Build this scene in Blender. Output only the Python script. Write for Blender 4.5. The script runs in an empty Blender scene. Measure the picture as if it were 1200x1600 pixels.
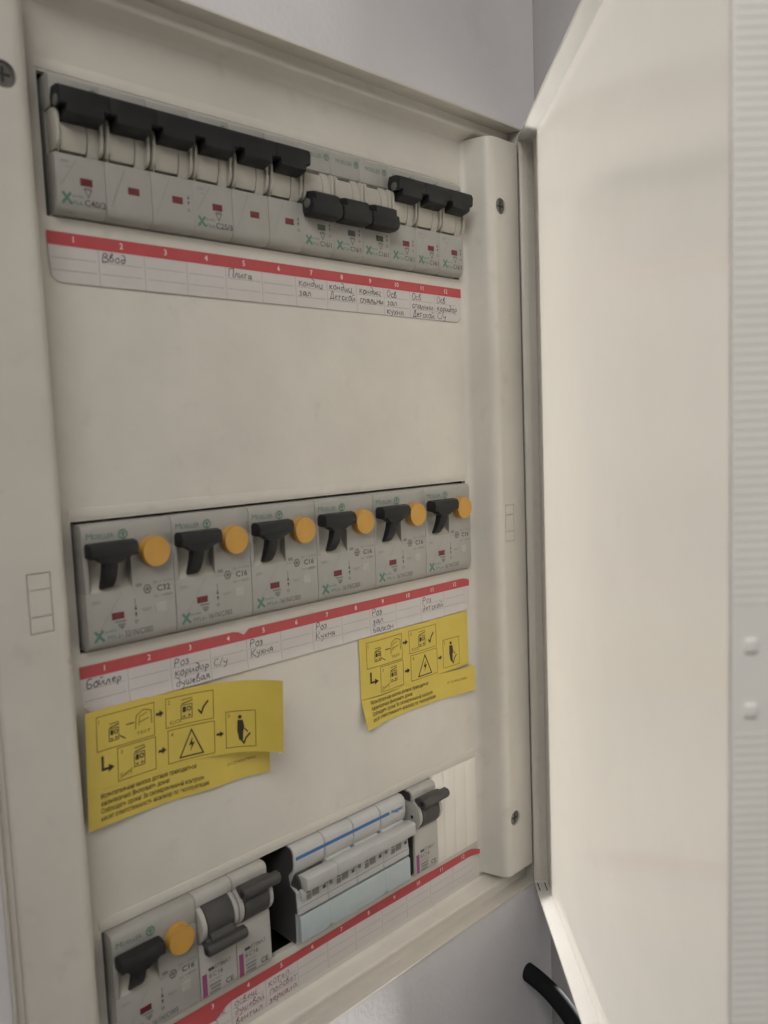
import bpy, bmesh, math, random
from mathutils import Vector, Matrix

random.seed(7)
scene = bpy.context.scene
S = 0.001                                   # all lengths below are millimetres

# ------------------------------------------------------------------ camera
cam_d = bpy.data.cameras.new('camera')
cam = bpy.data.objects.new('camera', cam_d)
scene.collection.objects.link(cam)
RX = Vector((0.71496014, -0.69810112, -0.03855934))
RY = Vector((-0.09491685, -0.04227344, -0.99458722))
RZ = Vector((0.69269242, 0.71475015, -0.09648539))
M = Matrix((RX, -RY, -RZ)).transposed().to_4x4()
M.translation = Vector((-119.188, -280.30, -70.555)) * S
cam.matrix_world = M
cam_d.sensor_fit = 'VERTICAL'
cam_d.sensor_height = 36.0
cam_d.lens = 1277.39 * 36.0 / 1600.0
cam_d.clip_start = 0.01
cam_d.clip_end = 50
cam_d.dof.use_dof = True
cam_d.dof.focus_distance = 0.43
cam_d.dof.aperture_fstop = 12.5
scene.camera = cam

# ------------------------------------------------------------------ world and lamp
world = bpy.data.worlds.new('World')
scene.world = world
world.use_nodes = True
bg = world.node_tree.nodes['Background']
bg.inputs[0].default_value = (1.0, 0.97, 0.945, 1)
bg.inputs[1].default_value = 0.10


def area_lamp(name, loc, target, size, watts, col):
    d = bpy.data.lights.new(name, 'AREA')
    d.shape = 'SQUARE'
    d.size = size
    d.energy = watts
    d.color = col
    o = bpy.data.objects.new(name, d)
    scene.collection.objects.link(o)
    o.location = loc
    v = Vector(target) - Vector(loc)
    o.rotation_euler = v.to_track_quat('-Z', 'Y').to_euler()
    return o


wl = area_lamp('window_light', (3.20, -0.30, -0.35), (0.12, -0.10, -0.12), 0.40, 1250.0, (1.0, 0.98, 0.955))
wl.data.shape = 'RECTANGLE'
wl.data.size_y = 1.2
area_lamp('room_lamp', (-0.62, -0.74, 0.74), (0.12, 0.0, -0.02), 0.6, 7.9, (1.0, 0.962, 0.918))

scene.view_settings.view_transform = 'Standard'
scene.view_settings.look = 'None'
scene.view_settings.exposure = 0.1
scene.view_settings.gamma = 1.0


# ------------------------------------------------------------------ materials
def mat(name, col, rough=0.5, spec=0.5, metal=0.0, mottle=0.0, mscale=60.0, bump=0.0, bscale=900.0, trans=0.0,
        sss=0.0, ior=1.46, dirt=0.0):
    m = bpy.data.materials.new(name)
    m.use_nodes = True
    nt = m.node_tree
    b = nt.nodes['Principled BSDF']
    b.inputs['Base Color'].default_value = (*col, 1)
    b.inputs['Roughness'].default_value = rough
    b.inputs['Metallic'].default_value = metal
    b.inputs['IOR'].default_value = ior
    b.inputs['Specular IOR Level'].default_value = spec
    b.inputs['Transmission Weight'].default_value = trans
    if sss:
        b.inputs['Subsurface Weight'].default_value = sss
        b.inputs['Subsurface Radius'].default_value = (1, .9, .8)
        b.inputs['Subsurface Scale'].default_value = 0.003
    tc = nt.nodes.new('ShaderNodeTexCoord')
    last = None
    if mottle or dirt:
        n = nt.nodes.new('ShaderNodeTexNoise')
        n.inputs['Scale'].default_value = mscale
        n.inputs['Detail'].default_value = 5
        n.inputs['Roughness'].default_value = .65
        nt.links.new(tc.outputs['Object'], n.inputs['Vector'])
        r = nt.nodes.new('ShaderNodeMapRange')
        r.inputs['From Min'].default_value = .3
        r.inputs['From Max'].default_value = .7
        r.inputs['To Min'].default_value = 1 - mottle
        r.inputs['To Max'].default_value = 1 + mottle * .4
        nt.links.new(n.outputs['Fac'], r.inputs['Value'])
        mx = nt.nodes.new('ShaderNodeMix')
        mx.data_type = 'RGBA'
        mx.blend_type = 'MULTIPLY'
        mx.inputs[0].default_value = 1
        mx.inputs[6].default_value = (*col, 1)
        nt.links.new(r.outputs['Result'], mx.inputs[7])
        last = mx.outputs[2]
        if dirt:
            n2 = nt.nodes.new('ShaderNodeTexNoise')
            n2.inputs['Scale'].default_value = mscale * 4.5
            n2.inputs['Detail'].default_value = 8
            nt.links.new(tc.outputs['Object'], n2.inputs['Vector'])
            r2 = nt.nodes.new('ShaderNodeMapRange')
            r2.inputs['From Min'].default_value = .62
            r2.inputs['From Max'].default_value = .78
            r2.inputs['To Min'].default_value = 0
            r2.inputs['To Max'].default_value = dirt
            nt.links.new(n2.outputs['Fac'], r2.inputs['Value'])
            mx2 = nt.nodes.new('ShaderNodeMix')
            mx2.data_type = 'RGBA'
            mx2.inputs[7].default_value = (.16, .13, .10, 1)
            nt.links.new(r2.outputs['Result'], mx2.inputs[0])
            nt.links.new(last, mx2.inputs[6])
            last = mx2.outputs[2]
        nt.links.new(last, b.inputs['Base Color'])
        rr = nt.nodes.new('ShaderNodeMapRange')
        rr.inputs['From Min'].default_value = .3
        rr.inputs['From Max'].default_value = .7
        rr.inputs['To Min'].default_value = max(.02, rough - .07)
        rr.inputs['To Max'].default_value = min(1, rough + .10)
        nt.links.new(n.outputs['Fac'], rr.inputs['Value'])
        nt.links.new(rr.outputs['Result'], b.inputs['Roughness'])
    if bump:
        nb = nt.nodes.new('ShaderNodeTexNoise')
        nb.inputs['Scale'].default_value = bscale
        nb.inputs['Detail'].default_value = 4
        nt.links.new(tc.outputs['Object'], nb.inputs['Vector'])
        bp = nt.nodes.new('ShaderNodeBump')
        bp.inputs['Strength'].default_value = bump
        bp.inputs['Distance'].default_value = 0.0004
        nt.links.new(nb.outputs['Fac'], bp.inputs['Height'])
        nt.links.new(bp.outputs['Normal'], b.inputs['Normal'])
    return m


m_cover = mat('white_cover_plastic', (.61, .583, .528), .34, mottle=.10, mscale=17, bump=.10, bscale=1500, dirt=.16)
m_edge = mat('white_edge_plastic', (.86, .84, .79), .42, mottle=.03, mscale=40)
m_blank = mat('white_blank_plastic', (.72, .69, .63), .4, mottle=.04, mscale=60)
m_frame = mat('white_frame_plastic', (.58, .55, .495), .40, mottle=.06, mscale=25, bump=.10, dirt=.16)
m_door = mat('white_door_plastic', (.80, .78, .735), .5, mottle=.07, mscale=16, dirt=.05)
nt = m_door.node_tree                       # milky plastic: diffuse and translucent body under a glossy skin
pb = nt.nodes['Principled BSDF']
pb.inputs['Specular IOR Level'].default_value = 0
tr = nt.nodes.new('ShaderNodeBsdfTranslucent')
tr.inputs['Color'].default_value = (.86, .835, .79, 1)
mxs = nt.nodes.new('ShaderNodeMixShader')
mxs.inputs[0].default_value = .42
gl = nt.nodes.new('ShaderNodeBsdfGlossy')
gl.inputs['Roughness'].default_value = .11
fr = nt.nodes.new('ShaderNodeFresnel')
fr.inputs['IOR'].default_value = 1.75
mxg = nt.nodes.new('ShaderNodeMixShader')
nt.links.new(pb.outputs[0], mxs.inputs[1])
nt.links.new(tr.outputs[0], mxs.inputs[2])
nt.links.new(fr.outputs[0], mxg.inputs[0])
nt.links.new(mxs.outputs[0], mxg.inputs[1])
nt.links.new(gl.outputs[0], mxg.inputs[2])
nt.links.new(mxg.outputs[0], nt.nodes['Material Output'].inputs[0])
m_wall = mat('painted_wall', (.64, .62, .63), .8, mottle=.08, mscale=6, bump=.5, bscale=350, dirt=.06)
m_side = mat('shaded_side_wall', (.36, .35, .35), .8, mottle=.08, mscale=6, bump=.5, bscale=350, dirt=.06)  # wall paint darkened: shade of the side wall put into the colour
m_house = mat('grey_device_plastic', (.345, .338, .312), .36, mottle=.05, mscale=120, bump=.12, bscale=2500)
m_house2 = mat('pale_device_plastic', (.41, .40, .37), .42, mottle=.05, mscale=120, bump=.12, bscale=2500)
m_cream = mat('cream_toggle_plastic', (.43, .41, .36), .40, mottle=.05, mscale=150)
m_black = mat('black_plastic', (.017, .017, .018), .5, spec=.4, mottle=.15, mscale=300, bump=.15, bscale=2500)
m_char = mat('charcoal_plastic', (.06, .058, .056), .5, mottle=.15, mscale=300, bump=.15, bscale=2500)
m_pin = mat('grey_pin', (.13, .125, .12), .5)
m_orange = mat('orange_plastic', (.55, .30, .06), .38, mottle=.08, mscale=200, bump=.08, bscale=2000)
m_redwin = mat('dark_red_window', (.13, .018, .022), .2)
m_grnwin = mat('dark_green_window', (.03, .05, .035), .2)
m_bluewin = mat('dark_blue_window', (.035, .045, .06), .2)
m_paper = mat('white_paper', (.56, .53, .51), .75, mottle=.05, mscale=90, bump=.1, bscale=900)
m_redtape = mat('red_tape', (.45, .070, .076), .5, mottle=.10, mscale=160)
m_yellow = mat('yellow_paper', (.61, .475, .085), .55, mottle=.07, mscale=60, bump=.15, bscale=300)
m_ink = mat('blue_black_ink', (.045, .042, .065), .6)
m_line = mat('grey_print', (.27, .245, .235), .7)
m_pinkink = mat('reddish_ink', (.25, .11, .12), .6)
m_wprint = mat('white_print', (.78, .70, .68), .6)
m_green = mat('green_print', (.085, .19, .14), .5)
m_pgreen = mat('pale_green_print', (.20, .30, .25), .5)
m_dark = mat('dark_print', (.06, .06, .065), .5)
m_mid = mat('mid_grey_print', (.20, .195, .19), .5)
m_yprint = mat('black_print_on_yellow', (.035, .03, .02), .6)
m_yline = mat('brown_print_on_yellow', (.14, .105, .02), .6)
m_mag = mat('magenta_print', (.26, .055, .16), .5)
m_blue = mat('blue_print', (.035, .14, .36), .5)
m_metal = mat('zinc_screw', (.25, .245, .235), .45, metal=.9, bump=.2)
m_hole = mat('dark_recess', (.035, .033, .03), .8)
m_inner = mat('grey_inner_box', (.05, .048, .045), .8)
m_hager = mat('pale_grey_plastic', (.48, .485, .475), .4, mottle=.06, mscale=110, bump=.1)
m_clear = mat('pale_blue_cover', (.37, .425, .435), .18, mottle=.05, mscale=110)
m_cable = mat('black_rubber', (.018, .019, .021), .9, spec=.05, mottle=.2, mscale=200, bump=.2)
m_catch = mat('pale_catch', (.56, .52, .47), .5)


# ------------------------------------------------------------------ geometry helpers
class Geo:
    """collects shapes in millimetres, builds ONE mesh object"""

    def __init__(self):
        self.bm = bmesh.new()

    def _bev(self, vs, r, seg):
        es = set()
        for v in vs:
            es.update(v.link_edges)
        bmesh.ops.bevel(self.bm, geom=list(es), offset=r, segments=seg, affect='EDGES', profile=.5, clamp_overlap=True)

    def hexa(self, pts, bev=0, seg=2):
        vs = [self.bm.verts.new(p) for p in pts]
        for f in ((0, 1, 2, 3), (7, 6, 5, 4), (0, 4, 5, 1), (1, 5, 6, 2), (2, 6, 7, 3), (3, 7, 4, 0)):
            self.bm.faces.new([vs[i] for i in f])
        if bev:
            self._bev(vs, bev, seg)
        return self

    def box(self, x0, x1, y0, y1, z0, z1, bev=0, seg=2):
        return self.hexa([(x0, y0, z0), (x1, y0, z0), (x1, y1, z0), (x0, y1, z0),
                          (x0, y0, z1), (x1, y0, z1), (x1, y1, z1), (x0, y1, z1)], bev, seg)

    def prism(self, prof, a0, a1, axis, bev=0, seg=2):
        """prof: 2D outline; axis x: prof=(y,z); z: prof=(x,y); y: prof=(x,z)"""
        def P(p, a):
            return {'x': (a, p[0], p[1]), 'z': (p[0], p[1], a), 'y': (p[0], a, p[1])}[axis]
        A = [self.bm.verts.new(P(p, a0)) for p in prof]
        B = [self.bm.verts.new(P(p, a1)) for p in prof]
        n = len(prof)
        self.bm.faces.new(A)
        self.bm.faces.new(B[::-1])
        for i in range(n):
            self.bm.faces.new((A[i], B[i], B[(i + 1) % n], A[(i + 1) % n]))
        if bev:
            es = [e for v in A for e in v.link_edges if e.other_vert(v) in A] + \
                 [e for v in B for e in v.link_edges if e.other_vert(v) in B]
            bmesh.ops.bevel(self.bm, geom=list(set(es)), offset=bev, segments=seg, affect='EDGES', profile=.5)
        return self

    def cyl(self, c, axis, r, a0, a1, n=28, bev=0, r1=None):
        prof = [(c[0] + r * math.cos(2 * math.pi * i / n), c[1] + r * math.sin(2 * math.pi * i / n)) for i in range(n)]
        return self.prism(prof, a0, a1, axis, bev)

    def grid(self, f, nu, nv):
        V = [[self.bm.verts.new(f(i / nu, j / nv)) for j in range(nv + 1)] for i in range(nu + 1)]
        for i in range(nu):
            for j in range(nv):
                self.bm.faces.new((V[i][j], V[i + 1][j], V[i + 1][j + 1], V[i][j + 1]))
        return self

    def tube(self, pts, r, n=14):
        pts = [Vector(p) for p in pts]
        prev = None
        rings = []
        for i, p in enumerate(pts):
            t = (pts[min(i + 1, len(pts) - 1)] - pts[max(i - 1, 0)]).normalized()
            a = t.cross(Vector((0, 0, 1)) if prev is None else prev)
            if prev is None:
                nrm = a.normalized()
            else:
                nrm = (prev - t * prev.dot(t)).normalized()
            prev = nrm
            bn = t.cross(nrm)
            rr = r[i] if isinstance(r, (list, tuple)) else r
            rings.append([self.bm.verts.new(p + nrm * rr * math.cos(2 * math.pi * k / n) + bn * rr * math.sin(2 * math.pi * k / n)) for k in range(n)])
        for A, B in zip(rings, rings[1:]):
            for k in range(n):
                self.bm.faces.new((A[k], B[k], B[(k + 1) % n], A[(k + 1) % n]))
        self.bm.faces.new(rings[0])
        self.bm.faces.new(rings[-1][::-1])
        return self

    def build(self, name, material, parent=None, smooth=36, recalc=True):
        bm = self.bm
        if recalc:
            bmesh.ops.recalc_face_normals(bm, faces=bm.faces[:])
        for f in bm.faces:
            f.smooth = True
        lim = math.radians(smooth)
        for e in bm.edges:
            e.smooth = len(e.link_faces) == 2 and e.calc_face_angle(0) < lim
        for v in bm.verts:
            v.co *= S
        me = bpy.data.meshes.new(name)
        bm.to_mesh(me)
        bm.free()
        me.materials.append(material)
        o = bpy.data.objects.new(name, me)
        scene.collection.objects.link(o)
        if parent:
            o.parent = parent
        return o


def thing(name, label, cat, loc=(0, 0, 0), group=None):
    o = bpy.data.objects.new(name, None)
    scene.collection.objects.link(o)
    o.empty_display_size = .01
    o.location = Vector(loc) * S
    o['label'] = label
    o['category'] = cat
    if group:
        o['group'] = group
    return o


def tag(o, label, cat, group=None):
    o['label'] = label
    o['category'] = cat
    if group:
        o['group'] = group
    return o


_tc = {}


def text_shape(s, bold=0.0):
    k = (s, bold)
    if k not in _tc:
        c = bpy.data.curves.new('lettering', 'FONT')
        c.body = s
        c.resolution_u = 2
        c.offset = bold
        o = bpy.data.objects.new('lettering', c)
        scene.collection.objects.link(o)
        dg = bpy.context.evaluated_depsgraph_get()
        me = bpy.data.meshes.new_from_object(o.evaluated_get(dg))
        V = [(v.co.x, v.co.y) for v in me.vertices]
        F = [tuple(p.vertices) for p in me.polygons]
        bpy.data.objects.remove(o)
        bpy.data.curves.remove(c)
        bpy.data.meshes.remove(me)
        if not V:
            V = [(0, 0)]
        x0 = min(v[0] for v in V)
        V = [(v[0] - x0, v[1]) for v in V]
        _tc[k] = (V, F, max(v[0] for v in V))
    return _tc[k]


class Flat:
    """flat print: 2D shapes (u, v) in mm, mapped on a surface"""

    def __init__(self):
        self.V = []
        self.F = []
        self.parts = []
        self.k = 0

    def _add(self, V, F, lift=None):
        b = len(self.V)
        self.parts.append((b, b + len(V), min(p[0] for p in V), max(p[0] for p in V), min(p[1] for p in V), max(p[1] for p in V)))
        if lift is None:
            self.k = (self.k + 1) % 9
            lift = self.k * .004
        self.V += [(u, v, lift) for u, v in V]
        self.F += [tuple(i + b for i in f) for f in F]
        return self

    def rect(self, u0, u1, v0, v1):
        n = max(1, int(abs(u1 - u0) / 3))
        V = []
        for i in range(n + 1):
            u = u0 + (u1 - u0) * i / n
            V += [(u, v0), (u, v1)]
        return self._add(V, [(2 * i, 2 * i + 2, 2 * i + 3, 2 * i + 1) for i in range(n)])

    def poly(self, pts):
        return self._add(pts, [tuple(range(len(pts)))])

    def stroke(self, pts, w, closed=False):
        P = [Vector(p) for p in pts]
        if closed:
            P = P + [P[0]]
        Q = []
        for a, b in zip(P, P[1:]):
            n = max(1, int((b - a).length / 4))
            for i in range(n):
                Q.append(a.lerp(b, i / n))
        Q.append(P[-1])
        V = []
        for i, p in enumerate(Q):
            a = Q[max(0, i - 1)] if not (closed and i == 0) else Q[-2]
            b = Q[min(len(Q) - 1, i + 1)] if not (closed and i == len(Q) - 1) else Q[1]
            d1 = (p - a)
            d2 = (b - p)
            if d1.length < 1e-6:
                d1 = d2
            if d2.length < 1e-6:
                d2 = d1
            d1.normalize()
            d2.normalize()
            t = (d1 + d2)
            if t.length < .3:
                t = d1
            t.normalize()
            nrm = Vector((-t.y, t.x))
            kk = max(.45, abs(nrm.dot(Vector((-d1.y, d1.x)))))
            V += [tuple(p + nrm * w / 2 / kk), tuple(p - nrm * w / 2 / kk)]
        return self._add(V, [(2 * i, 2 * i + 1, 2 * i + 3, 2 * i + 2) for i in range(len(Q) - 1)])

    def ring(self, u, v, r, w, n=18):
        return self.stroke([(u + r * math.cos(2 * math.pi * i / n), v + r * math.sin(2 * math.pi * i / n)) for i in range(n)], w, True)

    def disc(self, u, v, r, n=14):
        return self.poly([(u + r * math.cos(2 * math.pi * i / n), v + r * math.sin(2 * math.pi * i / n)) for i in range(n)])

    def text(self, s, u, v, h, w=None, align='l', bold=0.0, slant=0.0, rot=0.0):
        V, F, W = text_shape(s, bold)
        k = h / .70
        kx = k if w is None else w / max(W, 1e-6)
        x0 = {'l': 0, 'c': -W * kx / 2, 'r': -W * kx}[align]
        c, sn = math.cos(rot), math.sin(rot)
        out = []
        for a, b in V:
            x = x0 + a * kx + b * k * slant
            y = b * k
            out.append((u + x * c - y * sn, v + x * sn + y * c))
        return self._add(out, F)

    def split(self, gap):
        """one Flat for each cluster of marks that stands apart from the others"""
        n = len(self.parts)
        cl = list(range(n))
        for i in range(n):
            for j in range(i):
                a, b = self.parts[i], self.parts[j]
                if a[2] < b[3] + gap and b[2] < a[3] + gap and a[4] < b[5] + gap and b[4] < a[5] + gap and cl[i] != cl[j]:
                    o, k = cl[i], cl[j]
                    cl = [k if c == o else c for c in cl]
        owner = {}
        for i, p in enumerate(self.parts):
            for v in range(p[0], p[1]):
                owner[v] = cl[i]
        for c in sorted(set(cl)):
            q = Flat()
            idx = [v for v in range(len(self.V)) if owner[v] == c]
            mp = {v: k for k, v in enumerate(idx)}
            q.V = [self.V[v] for v in idx]
            q.F = [tuple(mp[v] for v in fc) for fc in self.F if owner[fc[0]] == c]
            yield q

    def build(self, name, material, parent, f, off=0.06):
        if name.endswith('lettering') and self.parts:
            for q in self.split(2.6):
                q.build(name, material, parent, f, off)
            return
        me = bpy.data.meshes.new(name)
        me.from_pydata([tuple(Vector(f(u, v, off + l)) * S) for u, v, l in self.V], [], self.F)
        me.update()
        me.materials.append(material)
        o = bpy.data.objects.new(name, me)
        scene.collection.objects.link(o)
        o.parent = parent
        return o


def on_y(y):
    return lambda u, v, l: (u, y - l, v)


# handwriting: pen strokes in a unit cell (x height .6, capitals 1)
HW = {
    'В': (.55, [[(0, 0), (.06, 1), (.38, .95), (.42, .68), (.1, .53), (.5, .42), (.48, .1), (0, 0)]]),
    'в': (.46, [[(.05, .05), (.06, .6), (.22, .95), (.32, .8), (.08, .5), (.38, .38), (.34, .06), (.05, .05)]]),
    'о': (.46, [[(.22, .58), (.03, .4), (.08, .05), (.3, .04), (.4, .35), (.22, .58), (.36, .62)]]),
    'д': (.5, [[(.36, .5), (.1, .5), (.05, .1), (.3, .08), (.42, .5), (.34, .95), (.08, 1.02)]]),
    'П': (.62, [[(0, 0), (.08, .95)], [(.02, .92), (.56, 1.0)], [(.5, .98), (.45, 0)]]),
    'п': (.5, [[(.02, 0), (.06, .58), (.4, .6), (.38, 0)]]),
    'л': (.5, [[(0, .03), (.1, .08), (.2, .58), (.36, .58), (.4, .02)]]),
    'и': (.52, [[(.04, .6), (.02, .06), (.14, .04), (.38, .55), (.36, .04), (.48, .1)]]),
    'й': (.52, [[(.04, .6), (.02, .06), (.14, .04), (.38, .55), (.36, .04), (.48, .1)], [(.1, .82), (.2, .75), (.32, .86)]]),
    'т': (.5, [[(.18, .55), (.16, 0)], [(0, .58), (.42, .6)]]),
    'а': (.5, [[(.36, .5), (.12, .56), (.03, .2), (.14, .03), (.34, .3), (.38, .55), (.38, .05), (.48, .05)]]),
    'к': (.46, [[(.04, 0), (.06, .62)], [(.36, .6), (.08, .3), (.4, .02)]]),
    'К': (.6, [[(.04, 0), (.06, 1)], [(.5, .95), (.08, .45), (.54, .0)]]),
    'н': (.5, [[(.04, 0), (.06, .6)], [(.05, .3), (.38, .32)], [(.4, .6), (.38, 0)]]),
    'ц': (.52, [[(.04, .6), (.03, .04), (.36, .04), (.38, .6)], [(.36, .04), (.46, -.18)]]),
    'з': (.42, [[(.04, .52), (.2, .62), (.3, .46), (.12, .33), (.34, .2), (.2, -.02), (.02, .06)]]),
    'З': (.5, [[(.04, .85), (.24, 1.0), (.38, .78), (.15, .53), (.44, .3), (.25, -.02), (.02, .12)]]),
    'Д': (.6, [[(.02, -.1), (.04, .05), (.5, .05), (.52, -.1)], [(.1, .05), (.24, .95), (.42, .95), (.44, .05)]]),
    'е': (.42, [[(.04, .3), (.34, .34), (.24, .58), (.06, .42), (.08, .06), (.36, .08)]]),
    'с': (.4, [[(.34, .5), (.16, .58), (.03, .3), (.12, .03), (.36, .1)]]),
    'С': (.52, [[(.46, .85), (.22, 1), (.03, .5), (.16, .02), (.48, .14)]]),
    'ь': (.42, [[(.05, .6), (.05, .03), (.3, .05), (.34, .25), (.08, .32)]]),
    'я': (.46, [[(.38, 0), (.36, .6), (.1, .55), (.1, .32), (.34, .3)], [(.2, .3), (.02, 0)]]),
    'р': (.46, [[(.05, -.35), (.08, .58), (.34, .56), (.36, .2), (.08, .1)]]),
    'Р': (.56, [[(.06, 0), (.08, 1), (.44, .95), (.44, .52), (.1, .45)]]),
    'у': (.46, [[(.04, .58), (.08, .28), (.3, .28)], [(.38, .6), (.26, -.2), (.04, -.32)]]),
    'х': (.44, [[(.03, .58), (.36, .02)], [(.36, .6), (.02, .0)]]),
    'ш': (.62, [[(.04, .58), (.04, .04), (.24, .06), (.26, .56)], [(.26, .1), (.48, .05), (.5, .6)]]),
    'б': (.46, [[(.38, 1.0), (.12, .8), (.04, .2), (.2, .02), (.36, .2), (.26, .48), (.06, .4)]]),
    'Б': (.55, [[(.48, .98), (.08, 1), (.05, 0), (.42, .05), (.44, .42), (.06, .5)]]),
    'О': (.58, [[(.28, 1), (.05, .7), (.08, .1), (.36, .03), (.52, .45), (.42, .92), (.28, 1)]]),
    'г': (.36, [[(.05, 0), (.07, .58), (.32, .6)]]),
    'щ': (.62, [[(.04, .58), (.04, .04), (.24, .06), (.26, .56)], [(.26, .1), (.48, .05), (.5, .6)], [(.5, .05), (.58, -.15)]]),
    '/': (.34, [[(.02, -.05), (.3, 1.0)]]),
    'э': (.42, [[(.05, .5), (.22, .6), (.36, .3), (.2, .02), (.03, .1)], [(.12, .3), (.34, .3)]]),
    ' ': (.3, []),
}


def handwrite(fl, s, u, v, h, w, pen=.34):
    tot = sum(HW[c][0] for c in s)
    kx = w / tot
    x = u
    for c in s:
        adv, st = HW[c]
        dy = random.uniform(-.06, .06) * h
        ks = random.uniform(.9, 1.08)
        for line in st:
            # smooth the pen line a little
            P = [Vector(p) for p in line]
            for _ in range(1):
                if len(P) > 2:
                    Q = [P[0]]
                    for a, b in zip(P, P[1:]):
                        Q += [a.lerp(b, .25), a.lerp(b, .75)]
                    Q.append(P[-1])
                    P = Q
            fl.stroke([(x + (p.x * ks + p.y * .12 * h / kx * .5) * kx + random.uniform(-.02, .02),
                        v + dy + p.y * h * ks + random.uniform(-.02, .02)) for p in P], pen * random.uniform(.8, 1.15))
        x += adv * kx


# ------------------------------------------------------------------ walls
YW = -14.6            # wall surface, flush with the box rim


def setting(o, k='structure'):
    o['kind'] = k
    return o


g = Geo()
for a in ((-1500, -37.4, -1500, 1300), (249.4, 262, -1500, 1300)):
    g.box(a[0], a[1], YW, YW + 120, a[2], a[3])
g.box(-37.4, 249.4, YW, YW + 120, 85.6, 1300)
g.box(-37.4, 249.4, YW, YW + 120, -1500, -329.8)
wall = setting(g.build('wall', m_wall))
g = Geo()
g.prism([(YW + 120, -1500), (-34, -1500), (-34, 88), (-60, 88), (-60, 1300), (YW + 120, 1300)], 262.3, 380, 'x')  # front end shaped for the light: short below so its shadow clears the door
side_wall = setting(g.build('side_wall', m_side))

# ------------------------------------------------------------------ distribution box
box = thing('distribution_box', 'white plastic flush mounted electrical box with its door standing half open', 'electrical box')

CUT = [(7.5 - .9, 7.5 + 46.0), (-143.5 - 1.1, -143.5 + 46.0), (-294.5 - 1.5, -294.5 + 45.5)]
CX0, CX1 = -.2, 213.0
# cover plate: one sheet with three openings and a raised surround above each
g = Geo()
xs = [-4.2, CX0, CX1, 216.2]
zs = [75.0]
for a, b in CUT:
    zs += [b, a]
zs.append(-319.0)
bm = g.bm
for i in range(3):
    for j in range(len(zs) - 1):
        if i == 1 and j % 2 == 1:
            continue
        a, b, c, d = xs[i], xs[i + 1], zs[j + 1], zs[j]
        bm.faces.new([bm.verts.new(p) for p in ((a, 0, c), (b, 0, c), (b, 0, d), (a, 0, d))])
for a, b in CUT:
    q = [(CX0, a), (CX1, a), (CX1, b), (CX0, b)]
    for k in range(4):
        p1, p2 = q[k], q[(k + 1) % 4]
        bm.faces.new([bm.verts.new(p) for p in ((p1[0], 0, p1[1]), (p2[0], 0, p2[1]), (p2[0], 2.4, p2[1]), (p1[0], 2.4, p1[1]))])
bmesh.ops.remove_doubles(bm, verts=bm.verts[:], dist=.001)
g.box(-4.2, 216.2, 2.4, 2.9, 75.0, 80.0)


for xa, xb in ((-34, -4.3), (216.3, 246)):
    g.box(xa, xb, .7, 1.7, -322.5, -308)
    g.box(xa, xb, .7, 1.7, 70, 79.5)


# curved top and bottom edges of the tray
def sweep(prof, x0, x1):
    for (y0, z0), (y1, z1) in zip(prof, prof[1:]):
        bm.faces.new([bm.verts.new(p) for p in ((x0, y0, z0), (x1, y0, z0), (x1, y1, z1), (x0, y1, z1))])


top = [(0, 75), (-.5, 76.0), (-1.5, 76.9), (-3, 77.6), (-6.6, 78.7), (-7.3, 79.1), (-7.6, 79.9), (-7.6, 81.2)]
sweep(top, -34, 246)
bot = [(0, -319), (-.5, -319.9), (-1.5, -320.6), (-3, -321.1), (-6.6, -322.0), (-7.3, -322.4), (-7.6, -323.2), (-7.6, -324.4)]
sweep(bot, -34, 246)
bmesh.ops.remove_doubles(bm, verts=bm.verts[:], dist=.001)
cover = g.build('cover_plate', m_cover, box, smooth=50)
for a, b in CUT:
    g = Geo()
    g.box(-1.0, 214.2, -.32, .2, b + .8, b + 4.6, .25, 2)
    g.build('opening_rim', m_cover, cover)


def mirror(prof, right):
    return prof if right else [(212 - x, y) for x, y in prof][::-1]


def cutters(cx, cz, screws):
    """screw holes and the fine lines of the blind catch slot, as cutters that do not overlap"""
    g = Geo()
    for x, z in screws:
        g.cyl((x, z), 'y', 4.1, -17, -11.2, 32)
    for z in (-9.7, -4.4, 4.4, 9.7):
        g.box(cx - 3.4, cx + 3.4, -16.3, -14.9, cz + z - .17, cz + z + .17)
    yield g
    g = Geo()
    for x in (-3.7, 3.7):
        g.box(cx + x - .17, cx + x + .17, -16.31, -14.92, cz - 9.95, cz + 9.95)
    yield g


def boolean(o, cutter):
    md = o.modifiers.new('cut', 'BOOLEAN')
    md.operation = 'DIFFERENCE'
    md.solver = 'EXACT'
    md.object = cutter
    bpy.context.view_layer.update()
    dg = bpy.context.evaluated_depsgraph_get()
    me = bpy.data.meshes.new_from_object(o.evaluated_get(dg))
    o.modifiers.clear()
    old = o.data
    o.data = me
    bpy.data.meshes.remove(old)
    bpy.data.objects.remove(cutter)
    for p in me.polygons:
        p.use_smooth = True
    me.set_sharp_from_angle(angle=math.radians(32))


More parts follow.
